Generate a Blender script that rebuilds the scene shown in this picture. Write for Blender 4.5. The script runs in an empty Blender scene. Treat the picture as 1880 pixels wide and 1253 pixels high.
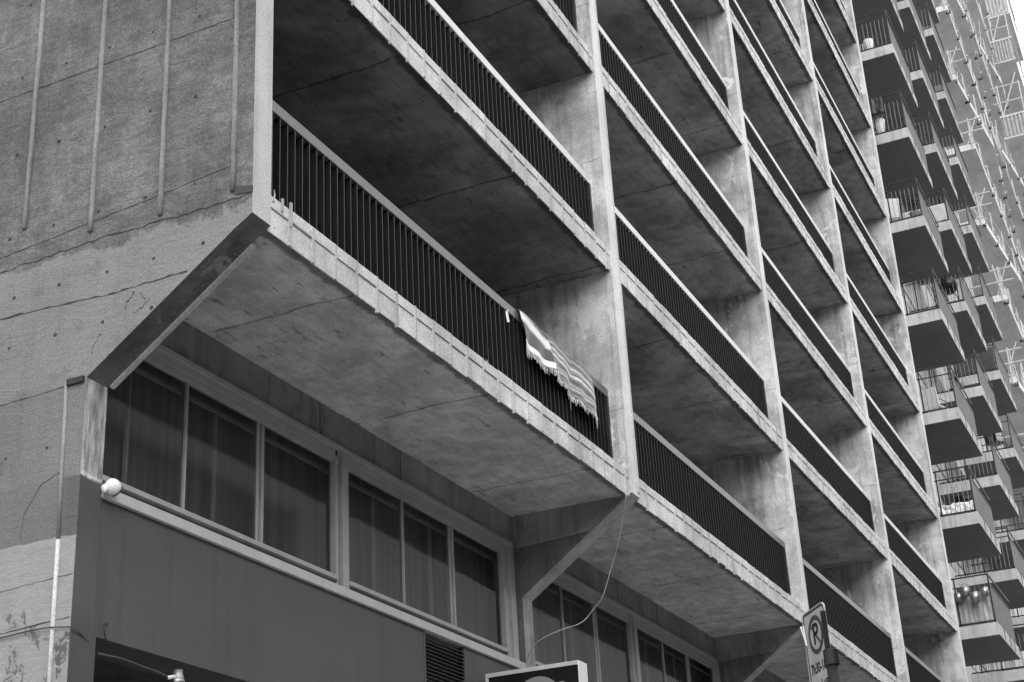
import bpy, bmesh, math, random
from mathutils import Vector, Matrix, noise
random.seed(7)
sc = bpy.context.scene
C = sc.collection

# ------------------------------------------------------------------ camera
cam_d = bpy.data.cameras.new('camera'); cam = bpy.data.objects.new('camera', cam_d); C.objects.link(cam)
RX = Vector((0.424976, -0.903713, -0.051946)); RY = Vector((0.349138, 0.216589, -0.911697)); RZ = Vector((0.835164, 0.369313, 0.407566))
M = Matrix.Identity(4)
for i in range(3):
    M[i][0] = RX[i]; M[i][1] = -RY[i]; M[i][2] = -RZ[i]
M[0][3], M[1][3], M[2][3] = 0.0, -5.5, 1.6
cam.matrix_world = M
cam_d.sensor_width = 36; cam_d.lens = 54.587; cam_d.clip_start = 0.1; cam_d.clip_end = 3000
sc.camera = cam

# ------------------------------------------------------------------ sky and sun (overcast, neutral for a black and white picture)
SUN_EL, SUN_AZ = math.radians(32), math.radians(236)      # azimuth from +Y clockwise: street side, a little left
w = bpy.data.worlds.new('World'); sc.world = w; w.use_nodes = True
nt = w.node_tree; nt.nodes.clear()
sky = nt.nodes.new('ShaderNodeTexSky'); sky.sky_type = 'NISHITA'; sky.sun_disc = False
sky.sun_elevation = SUN_EL; sky.sun_rotation = SUN_AZ; sky.air_density = 10.0; sky.dust_density = 0.0; sky.ozone_density = 0.5
bw = nt.nodes.new('ShaderNodeRGBToBW'); bg = nt.nodes.new('ShaderNodeBackground'); out = nt.nodes.new('ShaderNodeOutputWorld')
nt.links.new(sky.outputs[0], bw.inputs[0]); nt.links.new(bw.outputs[0], bg.inputs[0]); nt.links.new(bg.outputs[0], out.inputs[0])
bg.inputs[1].default_value = 0.15
sun_d = bpy.data.lights.new('sun', 'SUN'); sun = bpy.data.objects.new('sun', sun_d); C.objects.link(sun)
sun_d.energy = 0.5; sun_d.angle = math.radians(50); sun_d.color = (1, 1, 1)
sdir = Vector((math.sin(SUN_AZ)*math.cos(SUN_EL), math.cos(SUN_AZ)*math.cos(SUN_EL), math.sin(SUN_EL)))
sun.rotation_euler = sdir.to_track_quat('Z', 'Y').to_euler(); sun.location = (0, -30, 60)
sc.view_settings.view_transform = 'Standard'; sc.view_settings.look = 'None'
sc.view_settings.exposure = 1.72; sc.view_settings.gamma = 1.0

# ------------------------------------------------------------------ material helpers
class NT:
    def __init__(s, name):
        s.m = bpy.data.materials.new(name); s.m.use_nodes = True
        s.t = s.m.node_tree; s.t.nodes.clear()
        s.o = s.n('ShaderNodeOutputMaterial'); s.g = s.n('ShaderNodeNewGeometry')
        s.P = s.g.outputs['Position']
    def n(s, k): return s.t.nodes.new(k)
    def l(s, a, b): s.t.links.new(a, b)
    def put(s, sock, v):
        if isinstance(v, (int, float)): sock.default_value = v
        elif isinstance(v, tuple): sock.default_value = v
        else: s.l(v, sock)
    def math(s, op, a, b=0.0, c=None, clamp=False):
        q = s.n('ShaderNodeMath'); q.operation = op; q.use_clamp = clamp
        s.put(q.inputs[0], a); s.put(q.inputs[1], b)
        if c is not None: s.put(q.inputs[2], c)
        return q.outputs[0]
    def vmul(s, v, t):
        q = s.n('ShaderNodeVectorMath'); q.operation = 'MULTIPLY'; s.put(q.inputs[0], v); q.inputs[1].default_value = t
        return q.outputs[0]
    def noise(s, scale, det=6, rough=0.55, stretch=(1, 1, 1), dist=0.0, off=0.0):
        q = s.n('ShaderNodeTexNoise'); q.inputs['Scale'].default_value = scale; q.inputs['Detail'].default_value = det
        q.inputs['Roughness'].default_value = rough; q.inputs['Distortion'].default_value = dist
        v = s.vmul(s.P, stretch)
        if off:
            a = s.n('ShaderNodeVectorMath'); a.operation = 'ADD'; s.put(a.inputs[0], v); a.inputs[1].default_value = (off, off*1.7, off*.3); v = a.outputs[0]
        s.l(v, q.inputs['Vector']); return q.outputs[0]
    def ramp(s, v, lo, hi, a=0.0, b=1.0, smooth=True):
        q = s.n('ShaderNodeMapRange'); q.interpolation_type = 'SMOOTHSTEP' if smooth else 'LINEAR'
        s.put(q.inputs[0], v); s.put(q.inputs[1], lo); s.put(q.inputs[2], hi); s.put(q.inputs[3], a); s.put(q.inputs[4], b)
        return q.outputs[0]
    def mix(s, f, a, b):
        q = s.n('ShaderNodeMix'); q.data_type = 'FLOAT'
        s.put(q.inputs[0], f); s.put(q.inputs[2], a); s.put(q.inputs[3], b); return q.outputs[0]
    def xyz(s):
        q = s.n('ShaderNodeSeparateXYZ'); s.l(s.P, q.inputs[0]); return q.outputs
    def norm(s):
        q = s.n('ShaderNodeSeparateXYZ'); s.l(s.g.outputs['Normal'], q.inputs[0]); return q.outputs
    def finish(s, col, rough=0.9, bump=None, bstr=0.3, bdist=0.01, metal=0.0, spec=0.4):
        p = s.n('ShaderNodeBsdfPrincipled'); rgb = s.n('ShaderNodeCombineColor')
        for i in range(3): s.put(rgb.inputs[i], col)
        s.l(rgb.outputs[0], p.inputs['Base Color']); s.put(p.inputs['Roughness'], rough); s.put(p.inputs['Metallic'], metal)
        p.inputs['Specular IOR Level'].default_value = spec
        if bump is not None:
            b = s.n('ShaderNodeBump'); b.inputs['Strength'].default_value = bstr; b.inputs['Distance'].default_value = bdist
            s.l(bump, b.inputs['Height']); s.l(b.outputs[0], p.inputs['Normal'])
        s.l(p.outputs[0], s.o.inputs[0]); s.p = p; return s.m

def pores(t, scale, thr=0.05, keep=0.75, off=0.0):
    v = t.n('ShaderNodeTexVoronoi'); v.inputs['Scale'].default_value = scale; t.l(t.P, v.inputs['Vector'])
    d = t.ramp(v.outputs['Distance'], thr*.6, thr, 1, 0)
    q = t.n('ShaderNodeSeparateColor'); t.l(v.outputs['Color'], q.inputs[0])
    k = t.math('GREATER_THAN', q.outputs[0], keep)
    return t.math('MULTIPLY', d, k)

def concrete(name, base, var=0.35, streak=0.25, pore=0.5, bstr=0.35, dark_patch=0.0, light_patch=0.0, sc_=1.0):
    t = NT(name)
    big = t.noise(0.9*sc_, 5, .6); mid = t.noise(5*sc_, 6, .65); fine = t.noise(60*sc_, 4, .7)
    st = t.noise(3.0, 5, .6, (3, 3, .22), off=3)
    v = t.math('MULTIPLY', base, t.ramp(big, .3, .7, 1-var*.6, 1+var*.6))
    v = t.math('MULTIPLY', v, t.ramp(mid, .3, .7, 1-var*.35, 1+var*.35))
    v = t.math('MULTIPLY', v, t.ramp(fine, .36, .64, 1-.17, 1+.17))
    v = t.math('MULTIPLY', v, t.ramp(st, .45, .7, 1, 1-streak))
    if light_patch:
        lp = t.noise(2.2, 8, .72, (1, 1, .7), dist=.6, off=9)
        v = t.mix(t.ramp(lp, .56, .60, 0, 1), v, base*(1+light_patch))
    if dark_patch:
        dp = t.noise(1.7, 7, .7, (1, 1, .8), dist=.4, off=17)
        v = t.math('MULTIPLY', v, t.ramp(dp, .58, .68, 1, 1-dark_patch))
    pr = t.math('MAXIMUM', pores(t, 5, .06, .72), t.math('MAXIMUM', pores(t, 13, .08, .8), pores(t, 30, .1, .85)))
    v = t.math('MULTIPLY', v, t.math('SUBTRACT', 1, t.math('MULTIPLY', pr, pore)))
    h = t.math('ADD', t.math('MULTIPLY', mid, .5), t.math('MULTIPLY', fine, .5))
    h = t.math('SUBTRACT', h, t.math('MULTIPLY', pr, .8))
    t.finish(v, .92, h, bstr, .012)
    return t

def flat(name, v, rough=.5, metal=0, var=.12, spec=.4, bstr=.05):
    t = NT(name); a = t.noise(6, 5, .6); b = t.noise(90, 3, .6)
    c = t.math('MULTIPLY', v, t.ramp(a, .3, .7, 1-var, 1+var)); c = t.math('MULTIPLY', c, t.ramp(b, .3, .7, 1-var*.4, 1+var*.4))
    return t.finish(c, t.ramp(a, .3, .7, rough*.9, min(1, rough*1.15)), b, bstr, .003, metal, spec)

MAT = {}
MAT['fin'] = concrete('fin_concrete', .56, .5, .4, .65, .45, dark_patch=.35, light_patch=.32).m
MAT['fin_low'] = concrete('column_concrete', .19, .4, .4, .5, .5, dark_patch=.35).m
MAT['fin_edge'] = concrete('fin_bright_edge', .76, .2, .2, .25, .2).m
MAT['fin_front'] = concrete('fin_edge_concrete', .56, .15, .15, .3, .2).m
MAT['fascia'] = concrete('slab_edge_concrete', .66, .35, .14, .6, .5, dark_patch=.22).m
MAT['new'] = concrete('hazy_new_tower_concrete', .56, .2, .1, .2, .2).m  # pale new concrete, lightened further to stand in for distance haze
MAT['new_edge'] = concrete('new_tower_edge', .75, .1, .1, .1, .1).m
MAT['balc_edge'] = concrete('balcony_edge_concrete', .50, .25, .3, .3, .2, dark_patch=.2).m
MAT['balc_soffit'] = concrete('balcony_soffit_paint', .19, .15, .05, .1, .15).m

def soffit_mat(name, base, stain, jointk):
    """cast soffit: dirty drip band near the outer edge, dark stains, joints across every 2.4 m"""
    t = NT(name); X, Y, Z = t.xyz()
    big = t.noise(.8, 6, .62, (1, 1, 1), dist=.5); mid = t.noise(4, 7, .68, (1, 1, 1)); fine = t.noise(55, 4, .7)
    grain = t.noise(3.0, 6, .65, (1, 6, 1), off=5)
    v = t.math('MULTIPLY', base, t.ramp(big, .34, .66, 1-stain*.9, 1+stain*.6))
    v = t.math('MULTIPLY', v, t.ramp(mid, .32, .68, 1-.22, 1+.16))
    v = t.math('MULTIPLY', v, t.ramp(fine, .36, .64, .86, 1.14))
    sp = t.noise(2.6, 8, .7, (1, 2.8, 1), dist=.3, off=21)
    v = t.math('MULTIPLY', v, t.ramp(sp, .60, .68, 1, .5))
    v = t.math('MULTIPLY', v, t.ramp(grain, .5, .68, 1, .78))
    v = t.math('MULTIPLY', v, t.math('SUBTRACT', 1, t.math('MULTIPLY', pores(t, 4, .09, .7), .45)))
    mk = t.noise(5, 5, .6, (.45, 2.6, 1), off=61); v = t.math('MULTIPLY', v, t.ramp(mk, .685, .70, 1, .35))
    # drip band next to the outer edge
    e = t.math('ADD', Y, t.math('MULTIPLY', t.math('SUBTRACT', t.noise(5, 6, .7, off=2), .5), .16))
    v = t.math('MULTIPLY', v, t.ramp(e, .09, .145, .34, 1))
    # construction joints
    xw = t.math('ADD', X, t.math('MULTIPLY', t.math('SUBTRACT', t.noise(1.6, 6, .65, off=7), .5), .22))
    fr = t.math('ABSOLUTE', t.math('SUBTRACT', t.math('FRACT', t.math('DIVIDE', t.math('ADD', xw, t.math('MULTIPLY', Z, .55)), 2.43)), .5))
    jm = t.ramp(fr, 0.002, .009, 1, 0)
    jt = t.math('MULTIPLY', jm, t.ramp(t.noise(1.3, 4, .6, off=30), .36, .44, 0, 1))
    v = t.math('MULTIPLY', v, t.math('SUBTRACT', 1, t.math('MULTIPLY', jt, jointk)))
    halo = t.math('MULTIPLY', t.ramp(fr, 0.0, .05, 1, 0), t.ramp(t.noise(2, 5, .7, off=33), .5, .62, 0, 1))
    v = t.math('MULTIPLY', v, t.math('SUBTRACT', 1, t.math('MULTIPLY', halo, .25)))
    h = t.math('ADD', t.math('MULTIPLY', mid, .6), t.math('MULTIPLY', fine, .4))
    h = t.math('SUBTRACT', h, jt)
    return t.finish(v, .9, h, .3, .012)
MAT['soffit_dark'] = soffit_mat('dark_soffit_concrete', .25, .45, .6)  # darker soffit tone for the upper floors of the first bay
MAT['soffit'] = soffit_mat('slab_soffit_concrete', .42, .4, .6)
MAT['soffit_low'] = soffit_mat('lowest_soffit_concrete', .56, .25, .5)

def end_wall_mat():
    t = NT('end_wall_concrete'); X, Y, Z = t.xyz()
    big = t.noise(.9, 6, .6); mid = t.noise(6, 7, .7); fine = t.noise(70, 4, .75)
    st = t.noise(3.5, 5, .6, (2, 2, .2), off=4)
    v = t.math('MULTIPLY', .145, t.ramp(big, .34, .66, .78, 1.2))
    v = t.math('MULTIPLY', v, t.ramp(t.noise(2.2, 7, .7, (1, 1, .5), dist=.5, off=71), .38, .62, .86, 1.12))
    v = t.math('MULTIPLY', v, t.ramp(mid, .3, .7, .84, 1.16))
    v = t.math('MULTIPLY', v, t.ramp(fine, .36, .64, .74, 1.28))
    v = t.math('MULTIPLY', v, t.ramp(t.noise(24, 5, .7, off=51), .36, .64, .88, 1.12))
    v = t.math('MULTIPLY', v, t.ramp(st, .5, .72, 1, .84))
    bd = t.noise(5, 6, .75, (1, .8, 3.2), dist=.8, off=91); v = t.math('MULTIPLY', v, t.ramp(bd, .36, .64, .84, 1.14))
    # smoother, lighter lift of concrete below the ribs with a torn upper edge
    ew = t.math('MULTIPLY', t.math('SUBTRACT', t.noise(2.6, 9, .7, dist=.4, off=11), .5), .55)
    edge = t.math('ADD', t.math('ADD', Z, t.math('MULTIPLY', Y, -.02)), ew)
    lower = t.ramp(edge, 7.03, 7.07, 1, 0)
    lv = t.math('MULTIPLY', .235, t.ramp(big, .3, .7, .88, 1.1)); lv = t.math('MULTIPLY', lv, t.ramp(fine, .36, .64, .84, 1.16))
    lv = t.math('MULTIPLY', lv, t.ramp(t.noise(2.4, 8, .7, (1, 1, 1.4), off=14), .55, .68, 1, .74))
    lv = t.math('MULTIPLY', lv, t.ramp(st, .5, .72, 1, .9))
    lv = t.math('MULTIPLY', lv, t.ramp(Z, 5.95, 6.1, .8, 1))
    v = t.mix(lower, v, lv)
    # dark paint splashed round the corner of the street wall
    pe = t.math('ADD', Z, t.math('MULTIPLY', t.math('SUBTRACT', t.noise(9, 5, .7, off=6), .5), .12))
    py = t.math('ADD', Y, t.math('MULTIPLY', t.math('SUBTRACT', t.noise(6, 5, .7, off=8), .5), .12))
    drk = t.math('MULTIPLY', t.ramp(pe, 5.29, 5.32, 1, 0), t.ramp(py, 1.45, 1.60, 1, .3))
    v = t.mix(t.math('MULTIPLY', drk, .8), v, .105)
    # pale painted dado, peeling
    le = t.math('ADD', Z, t.math('MULTIPLY', t.math('SUBTRACT', t.noise(3, 4, .6, off=26), .5), .06))
    lt = t.ramp(le, 4.86, 4.88, 1, 0)
    peel = t.noise(9, 9, .75, (1, 1, .8), dist=.5, off=19)
    chip = t.ramp(t.noise(38, 6, .7, off=81), .66, .69, 1, 0)
    pk = t.ramp(peel, t.ramp(Z, 4.1, 4.8, .55, .70), t.ramp(Z, 4.1, 4.8, .57, .72), 1, 0)
    pk = t.math('MULTIPLY', pk, chip)
    pv = t.math('MULTIPLY', .32, t.ramp(mid, .3, .7, .92, 1.06))
    v = t.mix(t.math('MULTIPLY', lt, pk), v, pv)
    pr = t.math('MAXIMUM', pores(t, 5, .05, .7), t.math('MAXIMUM', pores(t, 14, .09, .84), pores(t, 34, .13, .86)))
    v = t.math('MULTIPLY', v, t.math('SUBTRACT', 1, t.math('MULTIPLY', pr, .6)))
    h = t.math('ADD', t.math('ADD', t.math('MULTIPLY', mid, .6), t.math('MULTIPLY', fine, .55)), t.math('MULTIPLY', bd, .9))
    h = t.math('SUBTRACT', h, t.math('MULTIPLY', pr, .8))
    h = t.math('ADD', h, t.math('MULTIPLY', t.math('MULTIPLY', lt, pk), .5))
    return t.finish(v, .93, h, .8, .02)
MAT['end'] = end_wall_mat()

def paint_wall():
    t = NT('dark_wall_paint'); X, Y, Z = t.xyz()
    big = t.noise(1.2, 5, .6); mid = t.noise(14, 6, .7); fine = t.noise(120, 3, .7)
    v = t.math('MULTIPLY', .095, t.ramp(big, .3, .7, .93, 1.07)); v = t.math('MULTIPLY', v, t.ramp(fine, .25, .75, .9, 1.12))
    j = t.math('ABSOLUTE', t.math('SUBTRACT', X, 10.86)); v = t.math('MULTIPLY', v, t.ramp(j, 0, .006, .8, 1))
    j2 = t.math('ABSOLUTE', t.math('SUBTRACT', X, 12.92)); v = t.math('MULTIPLY', v, t.ramp(j2, 0, .006, .75, 1))
    dr = t.noise(1, 5, .6, (9, 1, .35), off=3); v = t.math('MULTIPLY', v, t.ramp(dr, .5, .7, 1, .88))
    sc1 = t.ramp(t.noise(7, 8, .75, (1, 1, 1), off=41), .665, .68, 0, 1)
    v = t.mix(t.math('MULTIPLY', sc1, .35), v, .15)
    h = t.math('ADD', t.math('MULTIPLY', mid, .6), t.math('MULTIPLY', fine, .25))
    return t.finish(v, .6, h, .2, .006, spec=.35)
MAT['paint'] = paint_wall()

def column_front():
    t = NT('column_face'); X, Y, Z = t.xyz()
    big = t.noise(2, 6, .65); st = t.noise(7, 7, .7, (2, 2, .25), off=2); fine = t.noise(60, 4, .7)
    v = t.math('MULTIPLY', .42, t.ramp(st, .38, .62, .5, 1.5)); v = t.math('MULTIPLY', v, t.ramp(fine, .3, .7, .85, 1.15))
    e = t.math('ADD', Z, t.math('MULTIPLY', t.math('SUBTRACT', t.noise(14, 6, .75, off=6), .5), .1))
    v = t.mix(t.ramp(e, 5.30, 5.32, 1, 0), v, t.math('MULTIPLY', .095, t.ramp(big, .3, .7, .85, 1.15)))
    rim = t.math('MULTIPLY', t.ramp(e, 5.29, 5.31, 0, 1), t.ramp(e, 5.32, 5.345, 1, 0))
    v = t.math('ADD', v, t.math('MULTIPLY', rim, .25))
    return t.finish(v, .85, t.math('ADD', st, fine), .4, .01)
MAT['column'] = column_front()
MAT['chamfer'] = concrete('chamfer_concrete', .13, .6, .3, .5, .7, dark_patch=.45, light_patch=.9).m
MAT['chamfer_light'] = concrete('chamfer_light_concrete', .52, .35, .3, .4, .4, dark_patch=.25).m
MAT['beam'] = concrete('header_beam_concrete', .29, .35, .3, .7, .8, dark_patch=.35).m
MAT['rail_paint'] = flat('black_railing_paint', .018, .42, 0, .3)
MAT['bar_paint'] = flat('shaded_black_baluster_paint', .008, .7, 0, .3, spec=.2)  # black paint, darkened further for the shade between the bars
MAT['bar_edge'] = flat('sky_lit_baluster_edge', .06, .5, .2, .3)  # lighter tone imitating sky light on the street-facing bar edges
MAT['rail_top'] = flat('handrail_grey_metal', .16, .34, .45, .15)
MAT['rail_light'] = flat('handrail_pale_metal', .72, .4, .2, .1)
MAT['alu'] = flat('aluminium_frame', .42, .45, .2, .1)
MAT['alu_light'] = flat('aluminium_sill', .55, .5, .1, .08)
MAT['picket'] = flat('grey_picket_paint', .22, .5, .2, .1)
MAT['fringe'] = flat('wool_fringe', .6, .9, 0, .3)
MAT['sash'] = flat('inner_sash_grey', .5, .6, 0, .1)
MAT['white'] = flat('white_paint', .8, .45, 0, .06)
MAT['white_metal'] = flat('galvanised_white', .75, .4, .1, .1)
MAT['black'] = flat('black_gloss', .006, .35, 0, .2)
MAT['dark'] = flat('dark_interior', .012, .9, 0, .3)
MAT['dim'] = flat('dim_grey', .06, .8, 0, .3)
MAT['crack'] = flat('crack_shadow_grime', .045, 1, 0, .3)
MAT['post'] = flat('black_post_paint', .012, .45, 0, .3)
MAT['steel'] = flat('dark_steel', .05, .4, .6, .2)
MAT['cable'] = flat('pale_cable', .4, .6, 0, .1)
def blind_mat():
    t = NT('interior_curtain'); f1 = t.noise(1, 3, .5, (9, 1, .05), off=2); f2 = t.noise(1, 2, .5, (45, 1, .03), off=8); g_ = t.noise(50, 3, .6)
    v = t.math('MULTIPLY', .33, t.ramp(f1, .4, .6, .86, 1.1)); v = t.math('MULTIPLY', v, t.ramp(f2, .4, .6, .96, 1.04)); v = t.math('MULTIPLY', v, t.ramp(g_, .36, .64, .93, 1.07))
    return t.finish(v, .9)
MAT['blind'] = blind_mat()
MAT['grey'] = flat('mid_grey', .22, .7, 0, .15)
MAT['pot'] = flat('brushed_metal', .38, .42, .9, .1)

def curtain_mat():
    t = NT('curtained_glazing'); X, Y, Z = t.xyz()
    wv = t.noise(1, 3, .5, (5.5, 1, .02), off=2); fold = t.noise(1, 2, .5, (26, 1, .03), off=12)
    v = t.mix(t.ramp(wv, .485, .51, 0, 1), .012, t.math('MULTIPLY', .6, t.ramp(fold, .35, .65, .5, 1.15)))
    return t.finish(v, .35, None)
MAT['curtain'] = curtain_mat()

def glass_mat():
    m = bpy.data.materials.new('tinted_window_glass'); m.use_nodes = True; t = m.node_tree; t.nodes.clear()
    o = t.nodes.new('ShaderNodeOutputMaterial'); mx = t.nodes.new('ShaderNodeMixShader'); g = t.nodes.new('ShaderNodeBsdfGlossy')
    tr = t.nodes.new('ShaderNodeBsdfTransparent'); tr.inputs[0].default_value = (.75, .75, .75, 1)
    g.inputs['Roughness'].default_value = .06; g.inputs[0].default_value = (.27, .27, .27, 1)
    fr = t.nodes.new('ShaderNodeFresnel'); fr.inputs[0].default_value = 1.5
    nz = t.nodes.new('ShaderNodeTexNoise'); nz.inputs['Scale'].default_value = 1.3; bp = t.nodes.new('ShaderNodeBump')
    bp.inputs['Strength'].default_value = .025; bp.inputs['Distance'].default_value = .05
    tc = t.nodes.new('ShaderNodeNewGeometry'); t.links.new(tc.outputs['Position'], nz.inputs[0]); t.links.new(nz.outputs[0], bp.inputs['Height'])
    t.links.new(bp.outputs[0], g.inputs['Normal'])
    bf = t.nodes.new('ShaderNodeMath'); bf.operation = 'MULTIPLY'; iv = t.nodes.new('ShaderNodeMath'); iv.operation = 'SUBTRACT'; iv.inputs[0].default_value = 1
    t.links.new(tc.outputs['Backfacing'], iv.inputs[1]); t.links.new(fr.outputs[0], bf.inputs[0]); t.links.new(iv.outputs[0], bf.inputs[1]); t.links.new(bf.outputs[0], mx.inputs[0]); t.links.new(tr.outputs[0], mx.inputs[1]); t.links.new(g.outputs[0], mx.inputs[2])
    t.links.new(mx.outputs[0], o.inputs[0]); return m
MAT['glass'] = glass_mat()

# ------------------------------------------------------------------ mesh helpers
class MB:
    def __init__(s): s.v = []; s.f = []; s.tags = []
    def use(s, i): s.tags.append((len(s.f), i)); return s
    def box(s, x0, x1, y0, y1, z0, z1):
        b = len(s.v)
        s.v += [(x0,y0,z0),(x1,y0,z0),(x1,y1,z0),(x0,y1,z0),(x0,y0,z1),(x1,y0,z1),(x1,y1,z1),(x0,y1,z1)]
        s.f += [tuple(b+i for i in q) for q in ((0,3,2,1),(4,5,6,7),(0,1,5,4),(1,2,6,5),(2,3,7,6),(3,0,4,7))]
        return s
    def prism(s, pts, a, b, axis):
        """closed polygon extruded along axis from a to b; pts are the two other coordinates in xyz order"""
        n = len(pts); k = len(s.v)
        def mk(p, t):
            q = list(p); q.insert(axis, t); return tuple(q)
        s.v += [mk(p, a) for p in pts] + [mk(p, b) for p in pts]
        s.f.append(tuple(k+i for i in range(n))); s.f.append(tuple(k+n+i for i in reversed(range(n))))
        for i in range(n):
            j = (i+1) % n; s.f.append((k+i, k+n+i, k+n+j, k+j))
        return s
    def tube(s, pts, r, n=8, cap=True, r2=None):
        pts = [Vector(p) for p in pts]; k = len(s.v); up = Vector((0, 0, 1)); prev = None
        for i, p in enumerate(pts):
            d = (pts[min(i+1, len(pts)-1)]-pts[max(i-1, 0)]).normalized()
            if prev is None:
                a = d.cross(up if abs(d.z) < .95 else Vector((1, 0, 0))).normalized()
            else: a = (prev-d*prev.dot(d)).normalized()
            prev = a; b = d.cross(a); rr = r if r2 is None else r+(r2-r)*i/(len(pts)-1)
            for j in range(n):
                t = 2*math.pi*j/n; s.v.append(tuple(p+a*math.cos(t)*rr+b*math.sin(t)*rr))
        for i in range(len(pts)-1):
            for j in range(n):
                q = (j+1) % n; s.f.append((k+i*n+j, k+i*n+q, k+(i+1)*n+q, k+(i+1)*n+j))
        if cap:
            s.f.append(tuple(k+j for j in reversed(range(n)))); s.f.append(tuple(k+(len(pts)-1)*n+j for j in range(n)))
        return s
    def lathe(s, prof, c, n=20, axis=Vector((0, 0, 1)), sy=1.0):
        k = len(s.v); q = axis.to_track_quat('Z', 'Y')
        for r, h in prof:
            for j in range(n):
                t = 2*math.pi*j/n; s.v.append(tuple(Vector(c)+q @ Vector((r*math.cos(t), sy*r*math.sin(t), h))))
        for i in range(len(prof)-1):
            for j in range(n):
                z = (j+1) % n; s.f.append((k+i*n+j, k+i*n+z, k+(i+1)*n+z, k+(i+1)*n+j))
        s.f.append(tuple(k+j for j in reversed(range(n)))); s.f.append(tuple(k+(len(prof)-1)*n+j for j in range(n)))
        return s
    def build(s, name, mat, parent=None, bevel=0, smooth=False, origin=None):
        me = bpy.data.meshes.new(name); me.from_pydata(s.v, [], s.f)
        for st, mi in s.tags:
            for p in me.polygons[st:]: p.material_index = mi
        bm = bmesh.new(); bm.from_mesh(me); bmesh.ops.recalc_face_normals(bm, faces=bm.faces); bm.to_mesh(me); bm.free()
        mats = mat if isinstance(mat, list) else [mat]
        for m in mats: me.materials.append(m)
        o = bpy.data.objects.new(name, me); C.objects.link(o)
        if parent is not None: o.parent = parent
        if smooth:
            for p in me.polygons: p.use_smooth = True
        if bevel:
            b = o.modifiers.new('bevel', 'BEVEL'); b.width = bevel; b.segments = 2; b.limit_method = 'ANGLE'
        return o
def by_normal(o, rules):
    """assign material slots by face normal: rules = list of (test, slot)"""
    for p in o.data.polygons:
        if p.material_index: continue
        for t, sl in rules:
            if t(p.normal, p.center): p.material_index = sl; break
def empty(name, label=None, cat=None, group=None, kind=None):
    o = bpy.data.objects.new(name, None); C.objects.link(o); return tag(o, label, cat, group, kind)
def tag(o, label=None, cat=None, group=None, kind=None):
    if label: o['label'] = label
    if cat: o['category'] = cat
    if group: o['group'] = group
    if kind: o['kind'] = kind
    return o
def jag(pts, w=.008, step=.05, amp=.01, seed=0):
    """jagged thin strip outline along a polyline in 2D (list of closed quads)"""
    r = random.Random(seed); out = []; P = []
    for (a, b) in zip(pts[:-1], pts[1:]):
        L = math.hypot(b[0]-a[0], b[1]-a[1]); n = max(1, int(L/step))
        for i in range(n): P.append((a[0]+(b[0]-a[0])*i/n, a[1]+(b[1]-a[1])*i/n))
    P.append(pts[-1]); P = [(p[0]+r.uniform(-amp, amp)*.3, p[1]+r.uniform(-amp, amp)) for p in P]
    ws = [w*r.uniform(.12, .75)*(.25 if r.random() < .12 else 1) for _ in P]
    return P, ws
def crack_x(m, x, pts, w, amp=.01, seed=0, step=.05, th=.0025):
    """crack strip lying on a plane of constant x, pts are (y, z)"""
    P, ws = jag(pts, w, step, amp, seed)
    for i in range(len(P)-1):
        (a, b), (c, d) = P[i], P[i+1]
        m.prism([(a, b-ws[i]/2), (c, d-ws[i+1]/2), (c, d+ws[i+1]/2), (a, b+ws[i]/2)], x-th, x+.01, 0)

# ------------------------------------------------------------------ setting
g = MB().box(-300, 600, -300, 300, -.5, 0).build('ground', concrete('ground_concrete', .16).m); g['kind'] = 'structure'
g = MB().box(-200, 500, -14, -3.2, .004, .008).build('road', flat('asphalt', .14, .9)); g['kind'] = 'structure'
g = MB().box(-200, 500, -3.2, 1.35, .01, .14).build('pavement', concrete('pavement_concrete', .45).m); g['kind'] = 'structure'

# unseen buildings across the street, added to shape light and reflections
def opposite(x0, x1, y0, h, lab, v):
    r = empty('light_shaping_block', lab, 'building')
    MB().box(x0, x1, y0-14, y0, 0, h).build('wall', flat('render_%d' % int(x0+500), v, .9), r)
    for z in range(1, int(h/3)):
        m = MB(); x = x0+1
        while x < x1-2: m.box(x, x+1.5, y0, y0+.03, z*3+.9, z*3+2.5); x += 3.0
        m.build('window', MAT['window_band'], r)
MAT['window_band'] = flat('dark_far_window', .03, .2)
opposite(-60, 2, -17, 13, 'unseen plain dark rendered block behind the photographer, added to shape the light', .16)
opposite(3, 40, -17, 17, 'unseen mid grey block facing the fins, added to shape the light', .22)
opposite(41, 130, -18, 14, 'unseen long low pale block facing the towers, added to shape the light', .28)

# ------------------------------------------------------------------ main apartment building
Z0, H, TH, YF = 6.967, 2.781, .285, .02
L = lambda k: Z0+H*k
FX = [(8.046, 8.28), (15.463, 15.715), (22.72, 22.975), (30.06, 30.315), (37.45, 37.71)]
NK = 9
B = empty('apartment_building', 'long concrete apartment building with rows of dark railed balconies between vertical fins', 'building')
TOP = L(NK)+1.2
# end wall with its stepped foot
prof = [(0, 6.985), (.14, 6.90), (1.385, 6.035), (1.385, 0), (14, 0), (14, TOP), (0, TOP)]
EW = MB().prism(prof, 8.046, 8.28, 0).use(5)
# light mortar strip along the inner edge of the chamfer
MB().prism([(.16, 6.872), (1.37, 6.031), (1.37, 6.10), (.16, 6.94)], 8.28, 8.335, 0).build('chamfer_strip', MAT['chamfer_light'], B, .006)
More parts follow.
